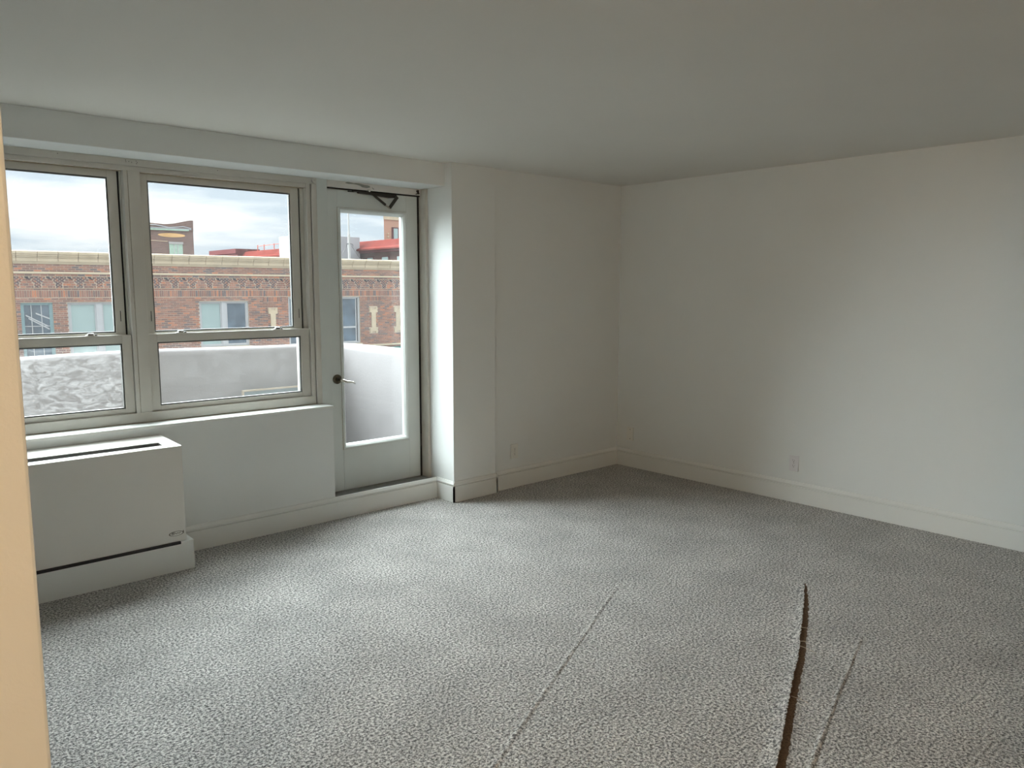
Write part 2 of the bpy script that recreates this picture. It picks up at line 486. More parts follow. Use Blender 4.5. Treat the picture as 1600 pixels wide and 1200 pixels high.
def sash(parent, name, x0, x1, z0, z1, gx0, gx1, gz0, gz1, y, gmat, latches=(), lab=None):
    f = MB(); d = .028
    f.frame(x0, x1, z0, z1, gx0 - x0 - .008, x1 - gx1 - .008, gz0 - z0 - .008, z1 - gz1 - .008, y, y + d)
    sh = f.build(name, 'frame_paint', parent, bevel=.0018)
    o = ORIGIN.get(parent.name)
    ORIGIN[sh.name] = o
    # glazing bead, set back from the face, lit on its own
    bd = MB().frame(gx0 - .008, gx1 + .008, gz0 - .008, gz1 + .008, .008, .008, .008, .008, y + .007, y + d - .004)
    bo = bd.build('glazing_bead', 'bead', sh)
    # dark shadow gap right of / around the sash towards the jamb
    p = B(gx0 - .004, gx1 + .004, y + .016, y + .020, gz0 - .004, gz1 + .004).build('pane', gmat, sh)
    return sh
def window(name, x0, x1, lower, upper, g_low, g_up, latches, slots):
    w = root(name, ((x0 + x1) / 2, YF, SILL)); struct(w)
    lo = sash(w, 'lower_sash', *lower, YF + .015, g_low)
    up = sash(w, 'upper_sash', *upper, YF + .05, g_up)
    # tracks of the jamb liner beside the upper sash, black strips added between for the gap's shade
    for sx, xe, xs in ((1, x1, upper[1]), (-1, x0, upper[0])):
        a, b = sorted((xe, xs))
        if b - a > .012:
            m = B(a if sx < 0 else a + .010, b - (.010 if sx < 0 else 0), YF + .046, YO - .02, .843, 2.217).build('jamb_track', 'frame_paint', w)
            B(a - .001 if sx > 0 else b - .010, a + .010 if sx > 0 else b + .001, YF + .058, YO - .02, 1.26, 2.217).build('gap_shade_strip', 'gap_black', w)
        else:
            B(a - .002, b + .002, YF + .056, YO - .02, 1.26, 2.217).build('gap_shade_strip', 'gap_black', w)
    for xe, xs in ((x1, lower[1]), (x0, lower[0])):
        a, b = sorted((xe, xs))
        B(a - .003, b + .003, YF + .022, YF + .046, .843, 1.297).build('gap_shade_strip', 'gap_black', w)  # black strip stands in for the shaded gap beside the lower sash
    # the upper sash drops into the head channel
    B(x0, x1, YF + .03, YO - .02, upper[3] + .0005, 2.219).build('head_channel', 'frame_grime', w)
    for x in latches:
        lk = MB()
        lk.box(x - .030, x + .030, YF + .017, YF + .037, lower[3], lower[3] + .004)
        lk.prism([(YF + .018, lower[3] + .004), (YF + .036, lower[3] + .004), (YF + .032, lower[3] + .014), (YF + .021, lower[3] + .014)], 0, x - .018, x + .014)
        lk.build('sash_lock', 'bright_metal', w, bevel=.002)
        B(x - .012, x + .006, YF + .0165, YF + .020, lower[3] + .006, lower[3] + .011).build('lock_slot', 'gap_black', w)
        B(x + .018, x + .030, YF + .018, YF + .033, lower[3] + .004, lower[3] + .010).build('lock_lever', 'dark_metal', w, bevel=.002)
    for x, z in slots:
        MB().frame(x - .006, x + .006, z - .036, z + .036, .004, .004, .006, .006, YF + .0488, YF + .052).build('vent_stop', 'frame_paint', w)
        B(x - .002, x + .002, YF + .0489, YF + .052, z - .030, z + .030).build('vent_stop_slot', 'gap_black', w)
    return w
window('window_1', XA0, XA1, (-4.932, -3.9255, .843, 1.298, -4.87, -3.983, .881, 1.241), (-4.932, -3.943, 1.26, 2.214, -4.87, -4.001, 1.318, 2.169),
       'glass_dirty', 'glass_clear', (-4.13,), ((-3.966, 1.404), ))
window('window_2', XE0, XE1, (-3.831, -2.8145, .843, 1.298, -3.777, -2.884, .881, 1.241), (-3.8315, -2.846, 1.26, 2.214, -3.776, -2.910, 1.315, 2.170),
       'glass_hazy', 'glass_clear', (-3.643, -3.03), ((-3.800, 1.400), (-2.866, 1.398)))

# ------------------------------------------------------------------ balcony door
YD = 0.33
dx0, dx1, dz0, dz1 = -2.652, -1.914, 0.140, 2.231
dfr = root('trim_3', (-2.28, YD, .136)); struct(dfr)
B(-2.742, dx0 - .002, YF + .012, YO, .128, SOF).build('door_jamb', 'door_paint', dfr, bevel=.002)
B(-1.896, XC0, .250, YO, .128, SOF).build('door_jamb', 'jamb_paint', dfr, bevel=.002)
B(-1.9135, -1.8955, YD + .003, YO, .141, 2.24).build('weather_strip', 'gap_black', dfr)
hd = B(dx0 - .002, -1.896, YF + .010, YO, 2.238, SOF).build('door_head', 'header_paint', dfr)
ORIGIN[hd.name] = ORIGIN[dfr.name]
B(dx0 - .002, -1.894, YF + .020, YO, 2.229, 2.239).build('head_gap', 'gap_black', dfr)
pp = [(-2.515, 2.2775), (-2.497, 2.2815), (-2.470, 2.2800), (-2.450, 2.2765), (-2.430, 2.2795), (-2.405, 2.2790), (-2.372, 2.2740), (-2.345, 2.2735), (-2.325, 2.2700),
      (-2.322, 2.2590), (-2.350, 2.2535), (-2.385, 2.2560), (-2.400, 2.2640), (-2.430, 2.2700), (-2.460, 2.2715), (-2.490, 2.2690), (-2.512, 2.2720)]
MB().prism([(x, z) for x, z in pp], 1, YF + .0092, YF + .0105).build('peeled_patch', 'peeled', hd)
MB().prism([(-2.306, 2.262), (-2.298, 2.257), (-2.290, 2.247), (-2.297, 2.250)], 1, YF + .0092, YF + .0105).build('peeled_patch', 'gap_black', hd)
pk = MB().prism([(-1.945, 2.2450), (-1.930, 2.2500), (-1.925, 2.2590), (-1.935, 2.2660), (-1.928, 2.2740), (-1.915, 2.2730), (-1.918, 2.2600), (-1.912, 2.2500), (-1.925, 2.2420)], 1, YF - .004, YF + .0105)
pk.build('torn_bracket', 'dark_metal', hd)
B(-1.935, -1.918, YF - .006, YF + .010, 2.2415, 2.2465).build('torn_bracket', 'bright_metal', hd)
# threshold
struct(B(-2.732, XC0 - .002, YW + .004, YO, .128, .141).build('trim_4', 'threshold_stone', bevel=.002))
# door leaf
door = root('door_1', (-2.28, YD, dz0)); struct(door)
gx0, gx1, gz0, gz1 = -2.540, -2.042, .468, 2.078
m0 = .030
leaf = MB().frame(dx0, dx1, dz0 + .002, dz1 - .002, gx0 - m0 - dx0, dx1 - gx1 - m0, gz0 - m0 - dz0, dz1 - gz1 - m0, YD, YD + .044)
leaf.build('leaf', 'door_paint', door, bevel=.002)
mo = MB()
P3 = [(gx0 - m0 - .002, gx1 + m0 + .002, gz0 - m0 - .002, gz1 + m0 + .002, YD - .006), (gx0 - .018, gx1 + .018, gz0 - .018, gz1 + .018, YD - .010), (gx0 - .007, gx1 + .007, gz0 - .007, gz1 + .007, YD + .002), (gx0, gx1, gz0, gz1, YD + .020)]
rings = [[(a, y, c), (b, y, c), (b, y, d), (a, y, d)] for a, b, c, d, y in P3]
rings = [[(p[0], YD + .001, p[2]) for p in rings[0]]] + rings
for r0, r1 in zip(rings, rings[1:]):
    for k in range(4):
        mo.quad([r0[k], r0[(k + 1) % 4], r1[(k + 1) % 4], r1[k]])
mo.frame(gx0 - m0, gx1 + m0, gz0 - m0, gz1 + m0, m0, m0, m0, m0, YD + .020, YD + .046)
mo.build('glass_moulding', 'door_paint', door)
B(gx0 - .004, gx1 + .004, YD + .026, YD + .031, gz0 - .004, gz1 + .004).build('pane', 'glass_clear', door)
MB().frame(gx0 - m0 - .004, gx1 + m0 + .004, gz0 - m0 - .004, gz1 + m0 + .004, .003, .003, .003, .003, YD - .0012, YD + .002).build('moulding_joint', 'frame_grime', door)
for z in (1.995, 1.18, .42):
    MB().tube([(-1.904, YD + .004, z - .045), (-1.904, YD + .004, z + .045)], .007, 10).build('hinge', 'dark_metal', door)
# lever handle
hx, hz = -2.607, .938
rose = MB().tube([(hx, YD + .001, hz), (hx, YD - .006, hz), (hx, YD - .012, hz)], [.033, .033, .024], 28).build('handle_rose', 'bronze', door, smooth=False)
ORIGIN[rose.name] = ORIGIN[door.name]
MB().tube([(hx, YD - .010, hz), (hx, YD - .045, hz), (hx + .004, YD - .056, hz - .002)], [.013, .010, .010], 14).build('handle_neck', 'bronze', rose, smooth=True)
MB().tube([(hx - .004, YD - .055, hz), (hx + .020, YD - .058, hz - .008), (hx + .048, YD - .058, hz - .018), (hx + .075, YD - .056, hz - .021), (hx + .097, YD - .054, hz - .024), (hx + .112, YD - .050, hz - .036)],
          [.010, .0095, .0085, .0075, .006, .0045], 12).build('handle_lever', 'nickel', rose, smooth=True)
# door closer, folded on the leaf
cl = root('door_closer', (-2.28, YD - .01, 2.20))
tag(cl, 'dark folded door closer arm at the top of the glazed balcony door', 'door closer')
MB().prism([(-2.455, 2.2290), (-2.105, 2.2250), (-2.100, 2.2060), (-2.160, 2.2010), (-2.330, 2.2100), (-2.412, 2.2140), (-2.418, 2.2220), (-2.455, 2.2230)], 1, YD - .024, YD - .0005).build('closer_body', 'dark_metal', cl)
MB().prism([(-2.488, 2.2260), (-2.440, 2.2250), (-2.440, 2.2200), (-2.488, 2.2190)], 1, YD - .008, YD - .0005).build('closer_foot', 'gap_black', cl)
def arm(a, b, w, y, name, m):
    d = (Vector((b[0], b[1])) - Vector((a[0], a[1]))).normalized(); n = Vector((-d.y, d.x)) * w / 2
    return MB().prism([(a[0] + n.x, a[1] + n.y), (b[0] + n.x, b[1] + n.y), (b[0] - n.x, b[1] - n.y), (a[0] - n.x, a[1] - n.y)], 1, y, y + .008).build(name, m, cl)
arm((-2.345, 2.236), (-2.205, 2.148), .016, YD - .036, 'closer_arm', 'dark_metal')
arm((-2.207, 2.149), (-2.168, 2.128), .008, YD - .033, 'closer_rod', 'nickel')
arm((-2.103, 2.212), (-2.170, 2.132), .022, YD - .034, 'closer_arm', 'dark_metal')
MB().tube([(-2.342, YD - .045, 2.234), (-2.342, YD - .020, 2.234)], .009, 12).build('closer_pivot', 'bright_metal', cl)

# ------------------------------------------------------------------ carpet
crp = MB().prism([(XH + .002, YB), (-4.602, YB), (-4.602, -4.448), (-4.458, -4.448), (-4.458, YB), (-.002, YB), (-.002, -.002), (XC1 + .002, -.002), (XC1 + .002, YC - .002), (XC0 - .002, YC - .002), (XC0 - .002, YW - .002), (XH + .002, YW - .002), (XH + .002, YHALL + .132), (XL + .002, YHALL + .132), (XL + .002, YHALL - .002), (XH + .002, YHALL - .002)], 2, -0.012, 0.0).build('carpet', 'carpet')
tag(crp, 'speckled grey wall-to-wall carpet with an open raised seam', 'carpet')
ORIGIN[crp.name] = crp.location.copy()
seam = [(-1.459, -2.539, .004), (-1.56, -2.590, .010), (-1.72, -2.672, .014), (-1.898, -2.755, .017), (-2.10, -2.850, .019), (-2.30, -2.945, .020), (-2.451, -3.006, .021), (-2.75, -3.136, .022), (-3.04, -3.262, .023), (-3.40, -3.420, .023), (-3.80, -3.60, .021), (-4.2, -3.77, .012)]
def dense(pts, step=.012):
    out = []
    for a, b in zip(pts, pts[1:]):
        n = max(1, int(math.hypot(b[0] - a[0], b[1] - a[1]) / step))
        for k in range(n):
            t = k / n; out.append(tuple(p + (q - p) * t for p, q in zip(a, b)))
    out.append(pts[-1]); return out
sd = dense(seam)
lip = MB(); cut = MB(); rows = []
for k, (x, y, h) in enumerate(sd):
    h *= .62
    x2, y2, _ = sd[min(k + 1, len(sd) - 1)]; x1, y1, _ = sd[max(k - 1, 0)]
    t = Vector((x2 - x1, y2 - y1)).normalized(); n = Vector((t.y, -t.x))      # n points to the window side
    if n.y < 0: n = -n
    jag = random.uniform(-.003, .003); hj = h * random.uniform(.85, 1.12)
    row = []
    for d, q in ((.07, 0.0), (.05, .06), (.032, .25), (.018, .50), (.009, .82), (.003, 1.0), (0.0, .93)):
        row.append((x + n.x * (d + jag * (1 if d < .02 else 0)), y + n.y * (d + jag * (1 if d < .02 else 0)), .0005 + (hj if d < .02 else h) * q))
    rows.append(row)
for r0, r1 in zip(rows, rows[1:]):
    for j in range(6):
        lip.quad([r0[j], r1[j], r1[j + 1], r0[j + 1]])
    cut.quad([r0[6], r1[6], (r1[6][0], r1[6][1] + .012, 0.0002), (r0[6][0], r0[6][1] + .012, 0.0002)])
lip.build('raised_edge', 'carpet', crp, smooth=True, weld=True)
cut.build('cut_edge', 'backing_shade', crp)
gap = MB()
for r0, r1 in zip(rows, rows[1:]):
    w0, w1 = (.024 * min(1, r[6][2] / .010) for r in (r0, r1))
    gap.quad([(r0[6][0], r0[6][1] + .012, .0006), (r1[6][0], r1[6][1] + .012, .0006), (r1[6][0] + .4 * w1, r1[6][1] - w1, .0006), (r0[6][0] + .4 * w0, r0[6][1] - w0, .0006)])
gap.build('backing_and_shadow', 'backing_shade', crp)  # dark strip: bare backing, with the lip's cast shadow painted in
for (x, y), (ax, ay) in (((-2.02, -2.812), (.045, .012)), ((-2.16, -2.878), (.050, .030)), ((-2.20, -2.90), (.02, -.02)), ((-2.62, -3.085), (.03, -.01))):
    MB().tube([(x, y, .020), (x + ax * .5, y + ay * .5 - .02, .014), (x + ax, y + ay - .045, .003)], .0011, 6).build('loose_thread', 'thread', crp)
def ridge(pts, w, h, name):
    m = MB(); q = dense([p + (0,) for p in pts], .02); rr = []
    for k, (x, y, _) in enumerate(q):
        a = q[max(k - 1, 0)]; b = q[min(k + 1, len(q) - 1)]
        t = Vector((b[0] - a[0], b[1] - a[1])).normalized(); n = Vector((-t.y, t.x))
        hh = h * random.uniform(.6, 1.25) * min(1, 4 * (k + .5) / len(q))
        rr.append([(x + n.x * d * w, y + n.y * d * w, .0003 + hh * e) for d, e in ((-1, 0), (-.35, .8), (0, 1), (.35, .8), (1, 0))])
    for r0, r1 in zip(rr, rr[1:]):
        for j in range(4): m.quad([r0[j], r1[j], r1[j + 1], r0[j + 1]])
    m.build(name, 'carpet', crp, smooth=True, weld=True)
ridge([(-1.885, -1.728), (-3.049, -2.297), (-3.736, -2.640), (-4.3, -2.92)], .012, .0042, 'seam_ridge')
ridge([(-1.679, -2.966), (-2.40, -3.17), (-2.964, -3.335), (-3.5, -3.49)], .012, .0042, 'seam_ridge')

# ------------------------------------------------------------------ wall heater
ht = root('wall_heater', (-4.4, .03, 0))
tag(ht, 'white wall heater cabinet below the left window with a dark slotted top', 'heater')
hb, hf = YW - .002, -.112          # back and front
hl = -4.98
xr_f, xr_b = -3.821, -3.846
def zt(y): return .702 + (y - hf) / (hb - hf) * .026
B(hl, -3.786, -.124, YW - .010, 0.0, .166).build('base', 'trim_paint', ht, bevel=.002)
B(hl + .02, -3.855, -.1248, -.05, .153, .1665).build('base_slit', 'heater_inside', ht)
zf, zb_ = zt(hf), zt(hb)
# shell: front sheet, end sheets, top sheet in strips around the slot
sl0, sl1, sx1 = -.060, .006, -3.905
B(hl, xr_f, hf, hf + .012, .1665, zf).build('front_panel', 'heater_enamel', ht, bevel=.0025)
MB().prism([(xr_f - .012, hf + .012), (xr_f, hf + .012), (xr_b, hb), (xr_b - .012, hb)], 2, .1665, zf - .003).build('side_panel', 'heater_enamel', ht)
tp = MB()
def top_piece(x0, x1a, x1b, y0, y1):
    tp.v += []; i = len(tp.v)
    for dz in (-.003, .0):
        tp.v += [(x0, y0, zt(y0) + dz), (x1a, y0, zt(y0) + dz), (x1b, y1, zt(y1) + dz), (x0, y1, zt(y1) + dz)]
    tp.f += [(i, i+3, i+2, i+1), (i+4, i+5, i+6, i+7), (i, i+1, i+5, i+4), (i+1, i+2, i+6, i+5), (i+2, i+3, i+7, i+6), (i+3, i, i+4, i+7)]
def xr(y): return xr_f + (xr_b - xr_f) * (y - hf) / (hb - hf)
top_piece(hl, xr(hf + .0), xr(sl0), hf + .0, sl0)
top_piece(hl, xr(sl1), xr(hb), sl1, hb)
top_piece(sx1, xr(sl0), xr(sl1), sl0, sl1)
tp.build('top_panel', 'heater_enamel', ht)
B(hl + .01, xr_f - .05, hf + .014, hb - .01, .18, .66).build('heating_core', 'heater_inside', ht)
# oval badge with a scribble
bx, bz = -3.874, .214
ov = MB(); n = 28
for k in range(n):
    a0, a1 = 2 * math.pi * k / n, 2 * math.pi * (k + 1) / n
    def e(a, r, y): return (bx + r * .040 * math.cos(a), y, bz + r * .0135 * math.sin(a))
    ov.quad([e(a0, 1, hf - .0012), e(a1, 1, hf - .0012), e(a1, .86, hf - .0012), e(a0, .86, hf - .0012)])
    ov.quad([e(a0, 1, hf - .0012), e(a1, 1, hf - .0012), e(a1, 1, hf + .001), e(a0, 1, hf + .001)])
ov.build('badge_ring', 'heater_logo', ht)
sw = []
for k in range(40):
    t = k / 39
    sw.append((bx - .022 + .046 * t, hf - .001, bz + .0035 * math.sin(t * 22) * (1 - .3 * t) + .001))
MB().tube(sw, .0013, 6).build('badge_script', 'heater_logo', ht)
MB().tube([(bx - .026, hf - .001, bz - .002), (bx - .022, hf - .001, bz + .008), (bx - .008, hf - .001, bz + .0095), (bx - .018, hf - .001, bz + .002), (bx - .020, hf - .001, bz - .006)], .0013, 6).build('badge_script', 'heater_logo', ht)
B(bx + .036, bx + .040, hf - .0015, hf + .001, bz - .004, bz + .012).build('badge_mark', 'heater_logo', ht)

# ------------------------------------------------------------------ outlets
def outlet(name, label, loc, rz, m, blank=False):
    """built facing -y at the origin"""
    r = root(name, loc, rz); tag(r, label, 'wall outlet', 'wall plates near the baseboard')
    ORIGIN[r.name] = Vector((0, 0, 0))
    B(-.036, .036, -.006, 0, -.0585, .0585).build('cover_plate', m, r, bevel=.0025)
    if blank:
        for z in (.042, -.042):
            MB().tube([(0, -.0065, z), (0, -.004, z)], .0035, 12).build('screw', 'gap_black', r)
        return r
    for z in (.0195, -.0195):
        pts = [(.0165 * math.cos(a) if abs(math.cos(a)) < .93 else .0155 * (1 if math.cos(a) > 0 else -1), z + .0145 * math.sin(a)) for a in [2 * math.pi * k / 24 for k in range(24)]]
        rc = MB().prism(pts, 1, -.0078, -.004).build('receptacle', m, r); ORIGIN[rc.name] = Vector((0, 0, 0))
        B(-.0075, -.0055, -.0081, -.006, z + .000, z + .008).build('slot', 'gap_black', rc)
        B(.0050, .0070, -.0081, -.006, z + .001, z + .007).build('slot', 'gap_black', rc)
        MB().tube([(0, -.0081, z - .007), (0, -.006, z - .007)], .0028, 12).build('ground_hole', 'gap_black', rc)
    MB().tube([(0, -.0068, 0), (0, -.004, 0)], .003, 10).build('screw', 'nickel', r)
    return r
outlet('wall_outlet', 'white duplex outlet midway along the right wall above the baseboard', (0, -1.690, .290), D2R(-90), 'outlet_plastic')
outlet('wall_outlet', 'painted duplex outlet on the far wall just right of the column', (-1.247, 0, .290), 0, 'outlet_painted')
outlet('blank_wall_plate', 'painted blank wall plate on the right wall close to the corner', (0, -.152, .293), D2R(-90), 'outlet_painted', True)

# ------------------------------------------------------------------ lamps behind the camera (seen only as a glow and as two sparks on the window frame)
def bulb_lamp(name, label, loc, spread, power):
    r = root(name, loc); tag(r, label, 'ceiling lamp'); ORIGIN[r.name] = Vector((0, 0, 0))
    MB().tube([(0, 0, 0), (0, 0, -.018), (0, 0, -.026)], [.15, .15, .13], 32).build('canopy', 'shade_white', r)
    for k, s in enumerate((-1, 1)):
        MB().tube([(s * spread, 0, -.02), (s * spread, 0, -.055)], .018, 14).build('socket', 'shade_white', r)
        prof = [(-.055, .014), (-.070, .020), (-.090, .030), (-.110, .030), (-.124, .020), (-.130, .004)]
        MB().tube([(s * spread, 0, z) for z, _ in prof], [q for _, q in prof], 16).build('bulb', 'bulb_' + name, r, smooth=True)
    return r
mat('bulb_ceiling_lamp', (.8, .6, .4), .4, emit=((1.0, .58, .28), 150.0))
mat('bulb_hall_lamp', (.8, .6, .4), .4, emit=((1.0, .68, .40), 900.0))
bulb_lamp('ceiling_lamp', 'two-bulb white ceiling lamp at the back of the room', (-2.04, -6.1, H), .08, 1)
bulb_lamp('hall_lamp', 'two-bulb white ceiling lamp in the entrance hall', (-6.3, -5.0, H), .08, 1)

# ------------------------------------------------------------------ balcony
struct(B(XL - .6, -1.70, YO, 1.95, -.12, .06).build('balcony_floor', 'concrete'))
pz = 1.098; PY = 1.50
def parapet():
    """stucco parapet with a rounded top and a rounded corner, swept along its line"""
    line = [(-6.2, PY + .12)]
    x = -6.0
    while x < -2.15:
        line.append((x, PY + .07 * math.exp(-((x + 3.55) / .8) ** 2) * 1.0 - .03 * max(0, (x + 3.2)))); x += .1
    y0 = line[-1][1]; cxp = -2.13; R = .16
    for k in range(9):
        a = math.pi / 2 - k / 8 * math.pi / 2
        line.append((cxp + R * math.cos(a), y0 - R + R * math.sin(a)))
    for k in range(1, 8):
        line.append((cxp + R, y0 - R - k * (y0 - R - YO) / 7))
    th = .17
    prof = [(0, .06), (0, pz - .050), (.006, pz - .022), (.024, pz - .006), (.055, pz), (th - .055, pz), (th - .02, pz - .008), (th, pz - .05), (th, -.3)]
    m = MB(); rr = []
    for k, (px, py) in enumerate(line):
        a = line[max(k - 1, 0)]; b = line[min(k + 1, len(line) - 1)]
        t = Vector((b[0] - a[0], b[1] - a[1])).normalized(); n = Vector((-t.y, t.x))
        rr.append([(px + n.x * d, py + n.y * d, z + (.012 * math.exp(-((px + 3.55) / .7) ** 2) if z > .5 else 0)) for d, z in prof])
    for r0, r1 in zip(rr, rr[1:]):
        for j in range(len(prof) - 1): m.quad([r0[j], r1[j], r1[j + 1], r0[j + 1]])
    return m.build('balcony_parapet', 'stucco', smooth=True, weld=True)
struct(parapet())
bd = root('framed_board', (-2.5, 1.40, .06)); tag(bd, 'grey board with a tan frame leaning on the balcony parapet', 'board')
B(-2.835, -2.175, 1.392, 1.404, .07, .768).build('panel', 'board_grey', bd)
MB().frame(-2.84, -2.17, .06, .775, .012, .012, .012, .012, 1.385, 1.408).build('frame', 'board_frame', bd)
struct(MB().box(-14, -5.2, YO, YO + .02, -6, 8).box(-1.88, 3, YO, YO + .02, -6, 8).box(-5.3, -1.88, YO, YO + .02, SOF, 8).box(-5.3, XD0, YO, YO + .02, -.13, .775).box(XD0, -1.70, YO, YO + .02, -.13, .12).box(-5.3, -1.7, YO, YO + .02, -6, -.13).build('wall_outside', 'stucco_out'))

# ------------------------------------------------------------------ brick building across the street
FA = D2R(3.7)
fb = root('brick_building', (.8, 24.4, 0), -FA); ORIGIN[fb.name] = Vector((0, 0, 0))
tag(fb, 'long brick building across the street with cream cornice and ornaments', 'building')
U0, U1, Z0, Z1 = -5.0, 17.0, -1.55, 2.36
wins = [(-1.14, -.24, -.75, 1.12), (.18, 2.10, -.75, 1.12), (4.38, 6.18, -.55, 1.11), (7.74, 10.83, -.66, 1.25)]
orns = [(7.115, .30), (11.445, .275), (12.61, .275)]
def hit(u0, u1, z0, z1, rects):
    return any(u1 > a and u0 < b and z1 > c and z0 < d for a, b, c, d in rects)
def brick(m, u0, u1, z0, z1, y=-.012):
    i = len(m.v)
    m.v += [(u0, 0, z0), (u1, 0, z0), (u1, 0, z1), (u0, 0, z1), (u0, y, z0), (u1, y, z0), (u1, y, z1), (u0, y, z1)]
    m.f += [(i+4, i+5, i+6, i+7), (i, i+1, i+5, i+4), (i+1, i+2, i+6, i+5), (i+2, i+3, i+7, i+6), (i+3, i, i+4, i+7)]
CH, BWID, J = .0677, .215, .017
holes = list(wins)
blocks = []          # ornament panels keep their own brickwork
for c, zc in orns: blocks.append((c - .20, c + .20, zc - .56, zc + .56))
mb = MB()
def fill_row(m, u0, u1, z0, z1, off, rects, w=BWID):
    u = u0 - off
    while u < u1:
        a, b = max(u + J / 2, u0), min(u + w - J / 2, u1)
        if b - a > .02:
            # cut at openings
            segs = [(a, b)]
            for (ra, rb, rc, rd) in rects:
                if z1 - .01 > rc and z0 + .01 < rd:
                    ns = []
                    for s0, s1 in segs:
                        if s1 <= ra or s0 >= rb: ns.append((s0, s1))
                        else:
                            if s0 < ra: ns.append((s0, ra))
                            if s1 > rb: ns.append((rb, s1))
                    segs = ns
            for s0, s1 in segs:
                if s1 - s0 > .025: brick(m, s0, s1, z0 + J / 2, z1 - J / 2)
        u += w
bands = [(Z0, 1.28 - .0), (1.56, 1.58), (1.94, 2.05), (2.115, Z1)]
z = 1.27; k = 0
while z > Z0:
    rects = holes + blocks
    # soldier panels above the ornaments
    sp = [(c - .36, c + .36, 1.07, 1.27) for c, _ in orns]
    fill_row(mb, U0, U1, z - CH, z, (k % 2) * BWID / 2, rects + sp); z -= CH; k += 1
for c, _ in orns: fill_row(mb, c - .36, c + .36, 1.07, 1.27, 0, [], .0677)
fill_row(mb, U0, U1, 1.285, 1.515, 0, [], .0677)                         # soldier course
fill_row(mb, U0, U1, 1.52, 1.585, .05, [])
fill_row(mb, U0, U1, 1.975, 2.045, .05, [])
z = 2.115; k = 0
while z < Z1 - .03:
    fill_row(mb, U0, U1, z, z + (Z1 - 2.115) / 4, (k % 2) * BWID / 2, []); z += (Z1 - 2.115) / 4; k += 1
dent = [-.92 + .6 * k for k in range(-6, 29)]
mm = MB()
zz0, zz1 = 1.59, 1.97
rows_n = 5; rh = (zz1 - zz0) / rows_n
for d in dent:
    for k in range(rows_n):                                          # corbel of stretchers widening downwards below each dentil
        hw = .06 + .12 * min(1, (rows_n - 1 - k) / 2.5)
        za = zz0 + k * rh
        if k < rows_n - 1:
            fill_row(mb, d - hw, d + hw, za, za + rh, (k % 2) * .07, [], .15)
    # herringbone field between two corbels
    for i in range(9):
        for j in range(8):
            cu = d + .30 - .24 + .06 * i; cz = zz0 + .024 + .048 * j
            rel = abs(cu - d - .30); lim = .30 - (.07 + .12 * min(1, (zz1 - cz) / .2))
            if rel > max(lim, .09): continue
            a = D2R(45 if (i + j) % 2 else -45)
            w2, h2 = .036, .0205
            ca, sa = math.cos(a), math.sin(a)
            q = [(cu + ca * x - sa * y_, -.012, cz + sa * x + ca * y_) for x, y_ in ((-w2, -h2), (w2, -h2), (w2, h2), (-w2, h2))]
            i0 = len(mm.v); mm.v += q + [(p[0], 0, p[2]) for p in q]
            mm.f += [(i0, i0+1, i0+2, i0+3)] + [(i0 + s, i0 + 4 + s, i0 + 4 + (s + 1) % 4, i0 + (s + 1) % 4) for s in range(4)]
# brick borders inside the ornament panels
for c, zc in orns:
    for k in range(int(1.12 / CH)):
        za = zc - .56 + k * CH
        inner = .19 if abs(za + CH / 2 - zc) > .30 else .105
        if abs(za + CH / 2 - zc) > .53: inner = 0.0
        for s0, s1 in ((c - .20, c - inner), (c + inner, c + .20)):
            if s1 - s0 > .02: fill_row(mb, s0, s1, za, za + CH, 0, [], .10)
tag(mb.build('brick_course', 'brick', fb), kind='stuff')
tag(mm.build('mottled_brick', 'brick_mottled', fb), kind='stuff')
# mortar bed and body of the building with real window openings
us = sorted(set([U0, U1] + [w[0] for w in wins] + [w[1] for w in wins])); zs_ = sorted(set([Z0, 2.78] + [w[2] for w in wins] + [w[3] for w in wins]))
wall = MB()
for a, b in zip(us, us[1:]):
    for c, d in zip(zs_, zs_[1:]):
        if not hit(a + .001, b - .001, c + .001, d - .001, wins): wall.box(a, b, 0, .30, c, d)
wall.build('wall', 'mortar', fb)
body = MB().box(U0 - 14, U0, -.01, 15, -9, 2.36).box(U1, U1 + 14, -.01, 15, -9, 2.36).box(U0, U1, -.01, 15, -9, Z0).box(U0, U1, 14.7, 15, Z0, 2.4).build('side_wall', 'brick_far_red', fb)
B(U0 - 14, U1 + 14, .3, 15, 2.36, 2.50).build('roof', 'asphalt', fb)
# cornice blocks, one by one
def shared(src, name, parent, x):
    o = bpy.data.objects.new(name, src.data); COL.objects.link(o); o.parent = parent; o.location = (x, 0, 0); return o
cop = MB().prism([(.35, 2.56), (-.10, 2.56), (-.11, 2.60), (-.15, 2.615), (-.155, 2.66), (-.19, 2.675), (-.20, 2.75), (-.17, 2.775), (.35, 2.80)], 0, -.284, .284).build('coping_block', 'terracotta_cream', fb)
blk = MB().prism([(.3, 2.435), (-.065, 2.435), (-.075, 2.445), (-.075, 2.552), (-.065, 2.56), (.3, 2.56)], 0, -.281, .281).build('cornice_block', 'terracotta_cream', fb)
c0 = -1.165 - .30
cop.location.x = c0; blk.location.x = c0
k = -5
while c0 + .583 * k < U1 + .3:
    if k != 0 and c0 + .583 * k > U0 - .4:
        shared(cop, 'coping_block', fb, c0 + .583 * k); shared(blk, 'cornice_block', fb, c0 + .583 * k)
    k += 1
B(U0, U1, -.05, .3, 2.43, 2.56).build('cornice_bed', 'mortar', fb)
MB().prism([(.1, 2.36), (-.012, 2.36), (-.03, 2.375), (-.06, 2.43), (.1, 2.43)], 0, U0, U1).build('cornice_moulding', 'terracotta_cream', fb)
